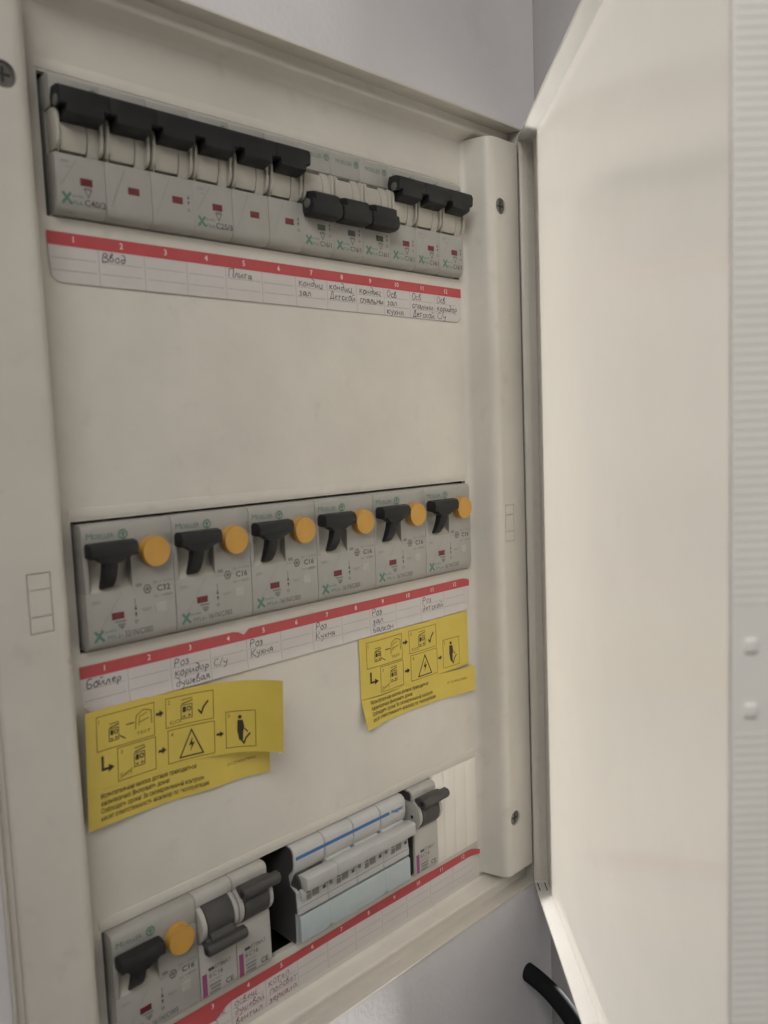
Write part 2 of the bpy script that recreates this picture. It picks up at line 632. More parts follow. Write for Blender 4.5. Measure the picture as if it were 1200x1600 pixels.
SCREWS = {True: [(229.2, 42.8), (229.2, -284.8)], False: [(-17.0, 42.8), (-17.0, -284.8)]}
for right in (True, False):
    prof = mirror([(213.9, 2.5), (214.2, .35), (215.3, -.05), (216.5, -.7), (217.4, -1.8), (217.9, -3.2), (219.6, -9.6), (220.3, -11.8), (221.1, -13.3), (222.2, -14.5), (223.6, -15.3),
                   (225.4, -15.6), (243.2, -15.6), (244.3, -15.3), (244.9, -14.5), (245.1, -13), (245.1, 2.5)], right)
    g = Geo()
    g.prism(prof, -316.6, 76.4, 'z')
    bar = g.build('side_bar', m_cover, box, smooth=50)
    cx = 230.5 if right else -18.5
    for c in cutters(cx, -121, SCREWS[right]):
        boolean(bar, c.build('cutter', m_hole))
    for x, z in SCREWS[right]:
        s = Geo()
        s.cyl((x, z), 'y', 3.95, -15.0, -10.8, 28, .7)
        so = s.build('screw', m_metal, bar)
        s = Geo()
        a = .6
        s.box(x - 2.3, x + 2.3, -15.06, -14.6, z - .45, z + .45)
        s.box(x - .45, x + .45, -15.08, -14.6, z - 2.3, z + 2.3)
        s.build('cross_slot', m_hole, bar)

# mounting frame: rim round the opening and ledge behind the door edge
g = Geo()
X0, X1, Z0, Z1 = -36.2, 248.2, -328.6, 84.4
t = 1.1
g.box(X0 - t, X1 + t, -15.3, -6.0, Z1, Z1 + t, .3)
g.box(X0 - t, X1 + t, -15.3, -6.0, Z0 - t, Z0, .3)
g.box(X0 - t + .01, X0, -15.25, -6.0, Z0, Z1, .2)
g.box(X1, X1 + t - .01, -15.25, -6.0, Z0, Z1, .2)
g.box(X0, X1, -7.2, -4.8, 80.6, Z1)
g.box(X0, X1, -7.2, -4.8, Z0, -323.8)
g.box(X0, -33.25, -13.6, -4.7, Z0, Z1)
g.box(245.4, X1, -7.25, -4.7, Z0, Z1)
frame = g.build('mounting_frame', m_frame, box)
# back box and rails behind the openings
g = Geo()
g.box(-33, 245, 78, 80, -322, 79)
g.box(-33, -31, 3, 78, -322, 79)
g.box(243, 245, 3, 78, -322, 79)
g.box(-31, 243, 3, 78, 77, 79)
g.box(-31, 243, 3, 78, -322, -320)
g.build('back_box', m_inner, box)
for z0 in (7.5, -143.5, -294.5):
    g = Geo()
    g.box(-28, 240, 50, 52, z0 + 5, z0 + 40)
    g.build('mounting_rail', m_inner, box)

# door: tray hinged on the right bar, standing open at about 46 degrees
A = math.radians(45.8)
DU = Vector((-math.cos(A), -math.sin(A), 0))
DN = Vector((-math.sin(A), math.cos(A), 0))
DC = Vector((243.4, -17.0, 0))


def dp(s, off, z):
    return DC + DU * s + DN * (off - 7.6) + Vector((0, 0, z))


DW, DZ0, DZ1 = 261.3, -329.2, 79.6


def dbox(g, s0, s1, o0, o1, z0, z1, bev=0, seg=2):
    g.hexa([dp(s, o, z) for z in (z0, z1) for s, o in ((s0, o0), (s1, o0), (s1, o1), (s0, o1))], bev, seg)


g = Geo()
OUT = [(-1.6, DZ0 - .15), (DW, DZ0 - .15), (DW, DZ1 + .15), (-1.6, DZ1 + .15)]
INN = [(0, DZ0 + 1.3), (DW - .9, DZ0 + 1.3), (DW - .9, DZ1 - 1.3), (0, DZ1 - 1.3)]
rings = [[g.bm.verts.new(dp(a, o, c)) for a, c in q] for q, o in ((OUT, -2.3), (OUT, 7.6), (INN, 7.6), (INN, 0))]
g.bm.faces.new(rings[0])
g.bm.faces.new(rings[3])
for ra, rb in zip(rings, rings[1:]):
    for k in range(4):
        g.bm.faces.new((ra[k], ra[(k + 1) % 4], rb[(k + 1) % 4], rb[k]))
g._bev([v for r in rings for v in r], .3, 3)
door = g.build('door', m_door, box)
# moulded ribs along the two upright lips
g = Geo()
dbox(g, DW - .2, DW + .06, -2.1, 7.3, DZ0 + .3, DZ1 - .3, .1, 1)
z = DZ0 + 4
while z < DZ1 - 4:
    if not (-141 < z < -112):
        dbox(g, DW - .1, DW + .16, -1.2, 6.6, z, z + 1.0)
    z += 2.05
g.build('ribbed_edge', m_edge, door)['kind'] = 'stuff'
g = Geo()
z = DZ0 + 8
dbox(g, -.1, .35, .1, 3.8, DZ0 + 3, DZ1 - 3, .1)
dbox(g, -.1, .12, 3.7, 7.2, DZ0 + 3, DZ1 - 3, .05)
while z < DZ1 - 8:
    dbox(g, .4, .72, .5, 3.6, z, z + .55)
    z += 1.25
g.build('ribbed_edge', m_frame, door)['kind'] = 'stuff'
for zc in (-121, -136):
    g = Geo()
    dbox(g, DW - .2, DW + .9, 1.4, 4.4, zc - 2.0, zc + 1.2, .85, 3)
    g.build('catch', m_edge, door)
for o_ in (1.6, 5.6):
    g = Geo()
    dbox(g, .4, 8.5, o_, o_ + .55, DZ0 + 1.0, DZ0 + 1.42)
    g.build('hinge_slot', m_hole, door)
# hinge knuckles at top and bottom
for zc in (DZ1 - 3.5, DZ0 + 6.0):
    g = Geo()
    g.cyl((246.3, -15.8), 'z', 1.5, zc - 4, zc + 3, 18, .2)
    g.build('hinge_pin', m_frame, box)


# ------------------------------------------------------------------ circuit breakers, top row
HANDLE_UP = [(-4.5, 33.6), (-7.4, 32.9), (-11.2, 32.6), (-12.2, 33.1), (-12.5, 36.9), (-11.7, 38.6), (-9.4, 39.3), (-5.6, 39.3), (-4.4, 36.6)]
HANDLE_DN = [(y, 53 - z) for y, z in HANDLE_UP][::-1]


def arc(cy, cz, r, a0, a1, n):
    return [(cy + r * math.cos(math.radians(a0 + (a1 - a0) * i / n)), cz + r * math.sin(math.radians(a0 + (a1 - a0) * i / n))) for i in range(n + 1)]


def pole(parent, x, up, window):
    """one 17.5 mm pole of a breaker: body with toggle pocket, drum, fins, window"""
    w = 17.42
    g = Geo()
    g.prism([(40, -.3), (-1.8, -.3), (-3.4, .3), (-4.5, 1.6), (-5.0, 3.6), (-5.0, 18.4), (-4.6, 19.2), (-1, 19.4), (40, 19.4)], x + .06, x + w, 'x', .22)
    g.prism([(40, 33.6), (-3.0, 33.6), (-4.2, 34.4), (-4.6, 36), (-4.6, 43.0), (-4.2, 44.2), (-3.2, 44.9), (40, 44.9)], x + .07, x + w - .01, 'x', .22)
    g.box(x + .1, x + w - .03, .8, 39.9, 19.2, 33.8)
    bul = [(1.0, 18.9)] + arc(8.6, 26.5, 14.4, 211.5, 148.5, 8) + [(1.0, 34.0)]
    body = g.build('pole', m_house, parent)
    g = Geo()
    g.prism(bul, x + 11.75, x + 15.9, 'x', .25)
    g.prism(bul, x + 1.6, x + 2.05, 'x')
    g.build('toggle_surround', m_cream, body)
    g = Geo()
    g.prism([(1.5, 20.4)] + arc(8.4, 26.5, 14.3, 205.5, 154.5, 10) + [(1.5, 32.6)], x + 2.2, x + 11.3, 'x', .2)
    g.build('toggle_drum', m_cream, body)
    # fins at both edges of the pole: a slot stays between neighbours
    fin = [(.5, 20.0), (-4.7, 20.3), (-6.2, 21.6), (-6.9, 23.6), (-7.2, 30.8), (-6.8, 32.6), (-5.6, 33.5), (.5, 33.7)]
    g = Geo()
    g.prism(fin, x + .5, x + 1.75, 'x', .3)
    g.build('fin', m_cream, body)
    g = Geo()
    g.prism(fin, x + 15.7, x + 16.95, 'x', .3)
    g.build('fin', m_cream, body)
    g = Geo()
    g.box(x + 8.3, x + 12.7, -5.16, -4.6, 9.5, 12.0, .12, 1)
    g.build('indicator_window', window, body)
    return body


def emblem(fl, u, v, r):
    fl.ring(u, v, r, r * .28)
    fl.stroke([(u, v - r), (u, v + r)], r * .25)
    fl.stroke([(u - r * .6, v + r * .4), (u, v - r * .15), (u + r * .6, v + r * .4)], r * .25)


def xmark(fl, u, v, s):
    fl.stroke([(u, v), (u + s * .85, v + s)], s * .26)
    fl.stroke([(u + s * .05, v + s), (u + s * .42, v + s * .55)], s * .26)
    fl.stroke([(u + s * .48, v + s * .45), (u + s * .9, v)], s * .26)


def slash_line(fl, x, w=17.5):
    fl.stroke([(x + w * .12, 4.5), (x + w * .85, 18.2)], .12)


def breaker(label, x0, n, up, rating, windows, group, big=False):
    x0 = 1.7 + (x0 - .8) * .996
    b = thing('circuit_breaker', label, 'circuit breaker', (x0, 0, 7.5), group)
    for k in range(n):
        pole(b, k * 17.5, up, windows[k])
    g = Geo()
    prof = HANDLE_UP if up else HANDLE_DN
    for k in range(n):
        g.prism(prof, k * 17.5 + (.05 if up else .35), k * 17.5 + (17.4 if up else 17.1), 'x', .2 if up else .9)
        lev = [(0, 28.8), (-6.2, 28.8), (-10.6, 29.5), (-12.2, 30.5), (-12.3, 34.5), (-4.5, 35), (0, 33)]
        if not up:
            lev = [(y, 53 - z) for y, z in lev][::-1]
        g.prism(lev, k * 17.5 + 2.3, k * 17.5 + 15.2, 'x', .3)
    h = g.build('handle', m_black, b)
    g = Geo()
    zc = 34.4 if up else 18.6
    g.cyl((-8.6, zc), 'x', 1.9, -.1, .6, 18, .2)
    g.build('tie_pin', m_pin, h)
    G, D, L = Flat(), Flat(), Flat()
    for k in range(n):
        x = k * 17.5
        if k == 0 or n == 1:
            G.text('MOELLER', x + 3.2, 39.9, 1.7, 9.4)
            emblem(G, x + 15.2, 40.9, 1.25)
            xmark(G, x + 1.7, 2.9, 3.6)
            G.text('pole', x + 5.4, 5.3, 1.1, 3.6)
            G.text('PL6', x + 5.4, 3.0, 1.3, 3.2)
            D.text(rating + '/1' if n == 1 else rating + '/3', x + 9.4, 2.9, 2.1, 6.4 if n == 1 else 7.6, bold=.01)
            D.stroke([(x + 9.6, 8.4), (x + 12.2, 8.4), (x + 10.9, 5.8)], .28, True)
            L.rect(x + 9.6, x + 12.2, 8.6, 9.1)
        if k == n - 1:
            D.poly([(x + 14.6, 11.8), (x + 15.6, 11.8), (x + 15.1, 13.3)])
            D.poly([(x + 14.6, 11.0), (x + 15.6, 11.0), (x + 15.1, 9.5)])
            D.ring(x + 15.1, 7.8, .5, .18)
        if k == 0:
            L.text('250V', x + 1.9, 16.2, 1.0, 3.0)
            L.text('~', x + 3.0, 14.4, 1.4, 2.2)
        L.stroke([(x + 1.5, 4.0 if k else 8.5), (x + 7.6, 18.0)], .12)
    f = on_y(-5.0)
    f2 = on_y(-4.6)
    G.build('green_lettering', m_green, b, lambda u, v, l: (u, (-4.6 if v > 25 else -5.0) - l, v))
    D.build('dark_lettering', m_dark, b, f)
    L.build('faint_lettering', m_mid, b, f)
    return b


R3 = [m_redwin] * 3
gr1 = 'breakers in the top row'
breaker('grey three-pole breaker marked C40 with long black handle up, at left end of top row', .8, 3, True, 'C40', R3, gr1)
breaker('grey three-pole breaker marked C25, long black handle up, between C40 breaker and switched-off breakers', 53.3, 3, True, 'C25', R3, gr1)
breaker('narrow breaker with black handle down, above cell 7, leftmost of three switched-off breakers', 105.8, 1, False, 'C16', [m_grnwin], gr1)
breaker('narrow breaker with black handle down, above cell 8, middle of three switched-off breakers', 123.3, 1, False, 'C16', [m_bluewin], gr1)
breaker('narrow breaker with black handle down, above cell 9, rightmost of three switched-off breakers', 140.8, 1, False, 'C16', [m_grnwin], gr1)
breaker('narrow breaker with black handle up, above cell 10, just right of switched-off breakers', 158.3, 1, True, 'C16', [m_redwin], gr1)
breaker('narrow breaker with black handle up, above cell 11, second from right end of top row', 175.8, 1, True, 'C16', [m_redwin], gr1)
breaker('narrow breaker with black handle up, above cell 12, at right end of top row', 193.3, 1, True, 'C16', [m_redwin], gr1)


# ------------------------------------------------------------------ residual current breakers
def rcbo(label, x0, z0, rating, code, group):
    b = thing('residual_current_breaker', label, 'residual current breaker', (x0, 0, z0), group)
    W = 34.8
    g = Geo()
    g.prism([(40, -.3), (-1.8, -.3), (-3.4, .3), (-4.5, 1.6), (-5.0, 3.6), (-5.0, 20.0), (-4.7, 20.6), (40, 20.6)], .08, W, 'x', .3)
    g.prism([(40, 33.4), (-4.5, 33.4), (-4.9, 34.2), (-5.0, 43.0), (-4.4, 44.3), (-3.2, 44.9), (40, 44.9)], .09, W - .01, 'x', .3)
    g.box(17.75, W - .02, -5.03, 39.9, 18.8, 34.8, .04, 1)
    g.box(.1, 1.9, -4.95, 39.9, 20.2, 33.9, .2, 1)
    g.box(1.0, 18.5, 4.5, 39.8, 20.2, 33.9)
    # scooped floor of the toggle pocket
    scoop = [(5, 20.3)] + [(-4.7 + 3.4 * math.sin(math.pi * t / 8), 20.5 + 13.2 * t / 8) for t in range(9)] + [(5, 33.8)]
    house = g.build('housing', m_house, b)
    g = Geo()
    g.prism(scoop, 1.7, 17.9, 'x', .2)
    g.build('toggle_pocket', m_cream, house)
    g = Geo()
    g.prism([(-6.0, 33.6), (-8.4, 33.2), (-11.6, 33.3), (-12.3, 34.0), (-12.5, 36.6), (-11.6, 38.2), (-9.2, 38.8), (-7.0, 38.6), (-6.0, 37.4)], .2, 17.6, 'x', .3)
    g.prism([(1.2, 34.6), (3.0, 32.6), (4.9, 31.3), (10.3, 31.1), (12.2, 32.1), (14.6, 32.9), (16.5, 34.6)], -12.1, -7.2, 'y', .25)
    g.prism([(-7.6, 34.0), (-11.2, 33.4), (-10.8, 30.2), (-9.8, 27.3), (-8.2, 24.6), (-6.0, 22.3), (-4.8, 21.7), (-4.4, 22.6), (-6.0, 25.0), (-7.2, 28), (-7.6, 31)], 5.2, 10.2, 'x', .25)
    g.build('handle', m_black, b)
    g = Geo()
    g.cyl((26.4, 32.9), 'y', 5.6, -7.7, -4.5, 40)
    g.cyl((26.4, 32.9), 'y', 5.4, -8.7, -7.6, 40, .6)
    g.build('test_button', m_orange, b)
    g = Geo()
    g.box(9.1, 13.8, -5.16, -4.6, 9.9, 12.4, .12, 1)
    g.build('indicator_window', m_redwin, b)
    g = Geo()
    g.box(26.6, 30.7, -5.12, -4.6, 9.6, 13.2, .12, 1)
    g.build('lens_window', m_house2, b)
    G, D, L = Flat(), Flat(), Flat()
    G.text('M', 1.7, 39.6, 2.3, 2.2)
    G.text('OELLER', 4.1, 39.6, 1.7, 7.8)
    emblem(G, 15.4, 40.4, 1.6)
    xmark(G, 2.2, 3.0, 3.9)
    G.text('pole', 6.2, 5.6, 1.2, 4.2)
    G.text('PFL6', 7.0, 3.1, 1.5, 5.0)
    D.text('- ' + code, 12.4, 3.0, 2.1, 12.2)
    D.text(rating, 27.4, 17.6, 2.2, 5.4, bold=.015)
    L.text('I∆n = 0,03A', 26.0, 20.6, 1.1, 8.2)
    L.text('Icn = 6000A', 26.2, 15.3, 1.1, 7.4)
    D.stroke([(23.5 + 1.5 * math.cos(i * math.pi / 3), 19 + 1.7 * math.sin(i * math.pi / 3)) for i in range(6)], .3, True)
    for i in range(3):
        a = i * math.pi / 3
        D.stroke([(23.5 - 1.2 * math.cos(a), 19 - 1.2 * math.sin(a)), (23.5 + 1.2 * math.cos(a), 19 + 1.2 * math.sin(a))], .22)
    L.rect(19.0, 21.4, 20.4, 21.6)
    L.text('250V', 2.1, 16.6, 1.1, 3.4)
    D.poly([(17.9, 12.1), (18.9, 12.1), (18.4, 14.0)])
    D.poly([(17.9, 11.2), (18.9, 11.2), (18.4, 9.3)])
    D.stroke([(18.4, 13.6), (18.4, 16.2)], .18)
    D.ring(18.4, 7.8, .55, .2)
    L.text('TEST', 20.8, 11.0, 1.1, 3.8)
    L.rect(10.2, 14.4, 8.6, 9.4)
    L.rect(11.2, 14.0, 7.2, 8.2)
    D.stroke([(11.6, 6.8), (13.8, 6.8)], .3)
    D.stroke([(12.7, 8.2), (12.7, 6.0)], .3)
    L.stroke([(3.4, 5.4), (13.5, 19.6)], .12)
    f = on_y(-5.0)
    G.build('green_lettering', m_green, b, f)
    D.build('dark_lettering', m_dark, b, f)
    L.build('faint_lettering', m_mid, b, f)
    return b


gr2 = 'residual current breakers with orange test buttons'
rl = ['grey orange-buttoned breaker marked C32, at left end of middle row',
      'grey orange-buttoned breaker marked C16, next to the C32 one, above cells 3 and 4',
      "grey orange-buttoned breaker directly right of the red header's notch in middle row",
      'grey orange-buttoned breaker in middle row, fourth from left, above gap between yellow stickers',
      'grey orange-buttoned breaker, second from right in middle row, above right-hand yellow sticker',
      'grey orange-buttoned breaker at right end of middle row, above cells 11 and 12']
for i in range(6):
    rcbo(rl[i], 1.1 + 34.93 * i, -143.5, 'C32' if i == 0 else 'C16', ('32' if i == 0 else '16') + '/1N/C/003', gr2)
rcbo('grey breaker with the only orange button in bottom row, at its left end', 1.0, -294.5, 'C16', '16/1N/C/003', gr2)


# ------------------------------------------------------------------ bottom row breakers with charcoal rotors
def rotor_breaker(label, x0, up):
    b = thing('circuit_breaker', label, 'circuit breaker', (x0, 0, -294.5), 'breakers with charcoal rotors in the bottom row')
    W = 17.3
    g = Geo()
    g.prism([(40, -.3), (-1.8, -.3), (-3.6, .3), (-4.4, 1.6), (-4.6, 3.6), (-4.6, 23.4), (-4.0, 24.2), (40, 24.2)], .1, W, 'x', .3)
    g.prism([(40, 39.2), (-3.0, 39.2), (-4.0, 40), (-4.2, 42.6), (-3.6, 44.0), (-2.4, 44.8), (40, 44.8)], .11, W - .01, 'x', .3)
    cheek = [(39, 24.0)] + arc(-.5, 32, 8.2, 250, 110, 10) + [(39, 39.4)]
    g.prism(cheek, .3, 2.5, 'x', .3)
    g.prism(cheek, 15.2, 17.1, 'x', .3)
    g.box(3.0, 14.8, 6.0, 39.5, 24.0, 39.6)
    h = g.build('housing', m_house2, b)
    g = Geo()
    g.cyl((-7.0, 33.0), 'y', .1, -.1, .1, 3)
    g.bm.clear()
    g.cyl((-3.2, 31.5), 'x', .9, .15, .5, 12)
    g.build('rivet', m_hole, h)
    g = Geo()
    g.cyl((-.6, 32), 'x', 8.3, 2.8, 14.9, 40, .3)
    zc = 40.4 if up else 24.6
    sg = 1 if up else -1
    g.prism([(-4.6, zc - sg * 3.4), (-8.0, zc - sg * 3.0), (-9.2, zc - sg * 1.4), (-11.6, zc - sg * 1.4), (-12.6, zc), (-12.2, zc + sg * 1.7), (-10.2, zc + sg * 2.3), (-7.0, zc + sg * 1.8), (-4.0, zc + sg * .2)], 1.6, 15.8, 'x', .4)
    g.prism([(-5.0, zc - sg * 8), (-8.0, zc - sg * 6.0), (-10.4, zc - sg * 1.2), (-9.0, zc + sg * .4), (-5.0, zc - sg * .5)], 3.6, 14.2, 'x', .4)
    bar = [(-8.4, zc - 1.9), (-9.6, zc - 2.4), (-11.9, zc - 2.0), (-12.9, zc - .6), (-12.9, zc + 1.0), (-11.9, zc + 2.3), (-9.6, zc + 2.6), (-8.3, zc + 1.8), (-7.9, zc)]
    g.prism(bar, .2, 18.6, 'x', .5)
    g.build('handle', m_char, b)
    g = Geo()
    g.cyl((-10.6, zc), 'x', 1.3, -.02, .5, 16, .2)
    g.build('tie_pin', m_black, b)
    g = Geo()
    g.box(.9, 3.1, -4.68, -4.2, 1.6, 11.2, .05, 1)
    g.build('magenta_panel', m_mag, b)
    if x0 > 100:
        g = Geo()  # added charcoal sheet: shade on the left flank, in the gap beside the switch
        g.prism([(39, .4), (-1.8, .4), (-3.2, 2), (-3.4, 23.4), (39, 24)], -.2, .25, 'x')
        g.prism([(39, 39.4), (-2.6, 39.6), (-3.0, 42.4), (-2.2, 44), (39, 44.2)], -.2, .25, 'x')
        g.build('side_shade', m_char, b)
    D, L = Flat(), Flat()
    D.rect(3.9, 6.6, 11.6, 12.9)
    L.text('ETIMAT', 7.0, 11.4, 1.7, 7.6, bold=.02)
    D.text('6', 4.0, 8.6, 2.2, 1.4)
    D.text('C16', 5.9, 8.6, 2.0, 4.6)
    L.text('230/400~', 4.0, 6.6, 1.1, 6.4)
    L.rect(4.0, 9.4, 4.9, 5.8)
    L.rect(4.4, 9.2, 3.4, 4.4)
    L.rect(4.0, 9.0, 1.8, 2.9)
    D.text('CE', 11.6, 2.6, 2.2, 3.8, bold=.01)
    D.build('dark_lettering', m_dark, b, on_y(-4.6))
    L.build('faint_lettering', m_mid, b, on_y(-4.6))
    return b


rotor_breaker('narrow breaker with charcoal handle turned down, beside orange button in bottom row', 36.2, False)
rotor_breaker('narrow breaker with charcoal handle up, left of dark empty gap in bottom row', 53.7, True)
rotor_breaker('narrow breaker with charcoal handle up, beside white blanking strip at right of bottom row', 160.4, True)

# ------------------------------------------------------------------ four-pole switch with long pale bar
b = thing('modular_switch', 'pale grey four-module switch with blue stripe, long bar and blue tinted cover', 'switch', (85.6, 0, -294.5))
for k in range(4):
    g = Geo()
    x = k * 17.55
    g.prism([(40, 28.0), (-.2, 28.0), (-1.6, 31.0), (-3.2, 33.6), (-4.0, 37), (-3.9, 42.0), (-3.2, 43.6), (-1.4, 44.7), (40, 44.7)], x + .12, x + 17.4, 'x', .45)
    g.prism([(40, -.3), (-2.4, -.3), (-3.4, .5), (-3.6, 14.2), (-5.2, 14.6), (-5.4, 17.6), (-4.6, 18.2), (-4.6, 24.4), (-3.4, 25.6), (40, 25.6)], x + .1, x + 17.42, 'x', .3)
    g.box(x + .5, x + 17.0, .6, 39.5, 25.2, 32.4)
    p = g.build('pole', m_hager, b)
    g = Geo()
    g.cyl((-1.6, 28.2), 'x', 4.2, x + 1.2, x + 16.3, 24, .3)
    g.build('rotor', m_char if k == 0 else m_hager, p)
g = Geo()
barp = [(-4.0, 27.4), (-7.6, 26.4), (-10.0, 26.6), (-10.4, 27.2), (-10.2, 32.0), (-9.6, 32.5), (-6.0, 32.6), (-3.0, 31.6)]
g.prism(barp, 2.0, 19.4, 'x', .25)
g.prism(barp, 19.7, 70.4, 'x', .25)
g.build('handle_bar', m_hager, b)
for k in range(4):
    g = Geo()
    x = k * 17.55
    g.prism([(-4.0, 21.0), (-6.4, 21.4), (-6.6, 24.6), (-4.0, 26.6)], x + 1.5, x + 4.2, 'x', .3)
    g.build('latch', m_hager, b)
g = Geo()
g.prism([(-3.0, 1.2), (-5.2, 1.2), (-6.0, 2.0), (-6.0, 12.6), (-5.4, 13.6), (-3.0, 13.6)], .6, 69.9, 'x', .3)
g.build('label_cover', m_clear, b)
g = Geo()  # added dark sheet over the left flank, stands for shade in the empty gap
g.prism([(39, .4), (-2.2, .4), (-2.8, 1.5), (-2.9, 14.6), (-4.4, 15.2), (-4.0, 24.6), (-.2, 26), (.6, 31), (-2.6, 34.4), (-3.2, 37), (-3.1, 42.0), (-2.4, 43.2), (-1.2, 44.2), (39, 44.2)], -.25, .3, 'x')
g.build('side_shade', m_char, b)
B, D, L, T = Flat(), Flat(), Flat(), Flat()
B.rect(1.0, 58.6, 38.9, 40.5)
B.text('hager', 60.2, 38.9, 1.9, 8.0, bold=.02)
for k in range(4):
    x = k * 17.55
    D.rect(x + 5.6, x + 8.0, 22.2, 23.6)
    L.rect(x + 8.6, x + 12.6, 19.4, 23.2)
    L.rect(x + 5.4, x + 8.2, 19.0, 21.6)
    D.disc(x + 12.2, 23.4, .6)
    D.rect(x + 14.8, x + 16.6, 20.4, 22.0)
    L.disc(x + 16.2, 22.8, .6)
    L.stroke([(x + .2, 34.2), (x + .2, 43.5)], .16) if k else None
for v, w_ in ((17.9, .3), (14.3, .35)):
    L.stroke([(.6, v), (69.8, v)], w_)
B.build('blue_stripe', m_blue, b, on_y(-4.02))
D.build('dark_lettering', m_dark, b, on_y(-4.6))
L.build('faint_lettering', m_mid, b, lambda u, v, l: (u, (-4.05 if v > 33 else -4.65 if v > 18.3 else -5.42) - l, v))
for u in (17.5, 52.6):
    T.disc(u, 2.6, .9)
    T.stroke([(u, 2.6), (u, 12.8)], .16)
    T.stroke([(u - 1.6, 2.3), (u, 3.6), (u + 1.6, 2.3)], .3)
T.build('teal_marks', m_pgreen, b, on_y(-6.0))

# ------------------------------------------------------------------ blanking strip
b = thing('blanking_strip', 'white ribbed blanking strip closing the right end of bottom row', 'cover', (178.2, 0, -296.2))
for k in range(4):
    g = Geo()
    g.box(k * 8.75, k * 8.75 + 8.66, -1.4, 1.0, -.4, 47.6, .14, 2)
    g.build('segment', m_blank, b)


# ------------------------------------------------------------------ paper strips with red headers
P_CELL = 17.6


def strip(name_label, z, cells, end_style, pen_mat, sizes=(1.0, 1.0)):
    s = thing('label_strip', name_label, 'label', (-1.0, 0, z), 'paper label strips under the breakers')
    L = 214.6
    rr = 4.5
    low = -15.4

    def wave(x, zz):
        return -.12 - .22 * (1 + math.sin(x * .031 + z)) * .5 - (.5 * max(0, (-zz - 11) / 4) ** 2 if end_style == 2 else 0)

    def fm(u, v, l):
        return (u, wave(u, v) - l, v)
    g = Geo()
    # sheet with rounded lower corners, thin but solid
    n = 60

    def bottom(u):
        d = min(u, L - u)
        return low + (rr - math.sqrt(max(0, rr * rr - (rr - d) ** 2)) if d < rr else 0)
    for side in (0, .12):
        V = []
        us = [0, .6, 1.5, 3, 4.5] + [4.5 + (L - 9) * i / n for i in range(1, n)] + [L - 4.5, L - 3, L - 1.5, L - .6, L]
        for u in us:
            V.append([g.bm.verts.new((u, wave(u, zz) + side, zz)) for zz in (1.5, -3, -7, max(-9, bottom(u)), max(-10, bottom(u) + .01), max(-11, bottom(u) + .02), max(-12, bottom(u) + .03), max(-13, bottom(u) + .04), max(-14.2, bottom(u) + .05), bottom(u) - .01)])
        for a, c in zip(V, V[1:]):
            for q in range(9):
                g.bm.faces.new((a[q], c[q], c[q + 1], a[q + 1]))
    g.build('paper_sheet', m_paper, s, recalc=False)
    # red header band, a little uneven, with the peeled or notched places of each strip
    R = Flat()
    nn = 80
    V = []
    for i in range(nn + 1):
        u = L * i / nn
        t_, b_ = 1.75, -2.75
        if end_style == 2 and 66 < u < 70.4:
            t_ -= 2.4 * (u - 66) / 4.4
        if end_style in (2, 3) and u > L - 4:
            t_ -= (u - L + 4) * .35
        if end_style == 3:
            t_ += .3 * math.sin(u * .05)
            b_ += .25 * math.sin(u * .06 + 1)
            if u < 52:
                b_ -= 4.2 * min(1, (52 - u) / 6)
        V += [(u, t_), (u, b_)]
    R._add(V, [(2 * i, 2 * i + 2, 2 * i + 3, 2 * i + 1) for i in range(nn)], 0)

    def fr(u, v, l):
        x, y, zz = fm(u, v, l)
        k = 0
        if end_style == 3 and u > L - 8:
            k = ((u - L + 8) / 8) ** 2 * 2.2
        return (x, y - k, zz)
    R.build('red_band', m_redtape, s, fr, .08)
    N, G = Flat(), Flat()
    for k in range(12):
        uc = (k + .5) * P_CELL + .4
        N.text(str(k + 1), uc, -1.35, 2.1, None, 'c')
        if k:
            G.stroke([(k * P_CELL + .4, -2.8), (k * P_CELL + .4, low + .2)], .16)
    for v in (-6.9, -11.0):
        for k in range(12):
            G.stroke([(k * P_CELL + 1.2, v), (min((k + 1) * P_CELL - .6, L - 2), v + random.uniform(-.1, .1))], .16)
    out = [(0.1, -3)] + [(u, bottom(u) + .12) for u in ([.6, 1.5, 3, 4.5] + [4.5 + (L - 9) * i / 20 for i in range(1, 20)] + [L - 4.5, L - 3, L - 1.5, L - .6])]
    if end_style == 1:
        G.stroke(out, .3)
    for k, lines in cells.items():
        I = Flat()
        for r, tx in enumerate(lines):
            if not tx:
                continue
            w = min(P_CELL - 2.2, 2.3 * len(tx) * sizes[0])
            handwrite(I, tx, (k - 1) * P_CELL + 1.6 + random.uniform(0, .8), -6.5 - 4.05 * r, 3.3 * sizes[1], w)
        I.build('handwriting', pen_mat, s, fm, .06)
    if end_style == 3:
        for u in (6, 13, 22, 31):
            N.stroke([(u, -6.4), (u + 1.2, -4.6), (u + 2.6, -6.2)], .7)
    N.build('number_print', m_wprint, s, fr, .15)
    G.build('ruled_lines', m_line, s, fm, .03)
    return s


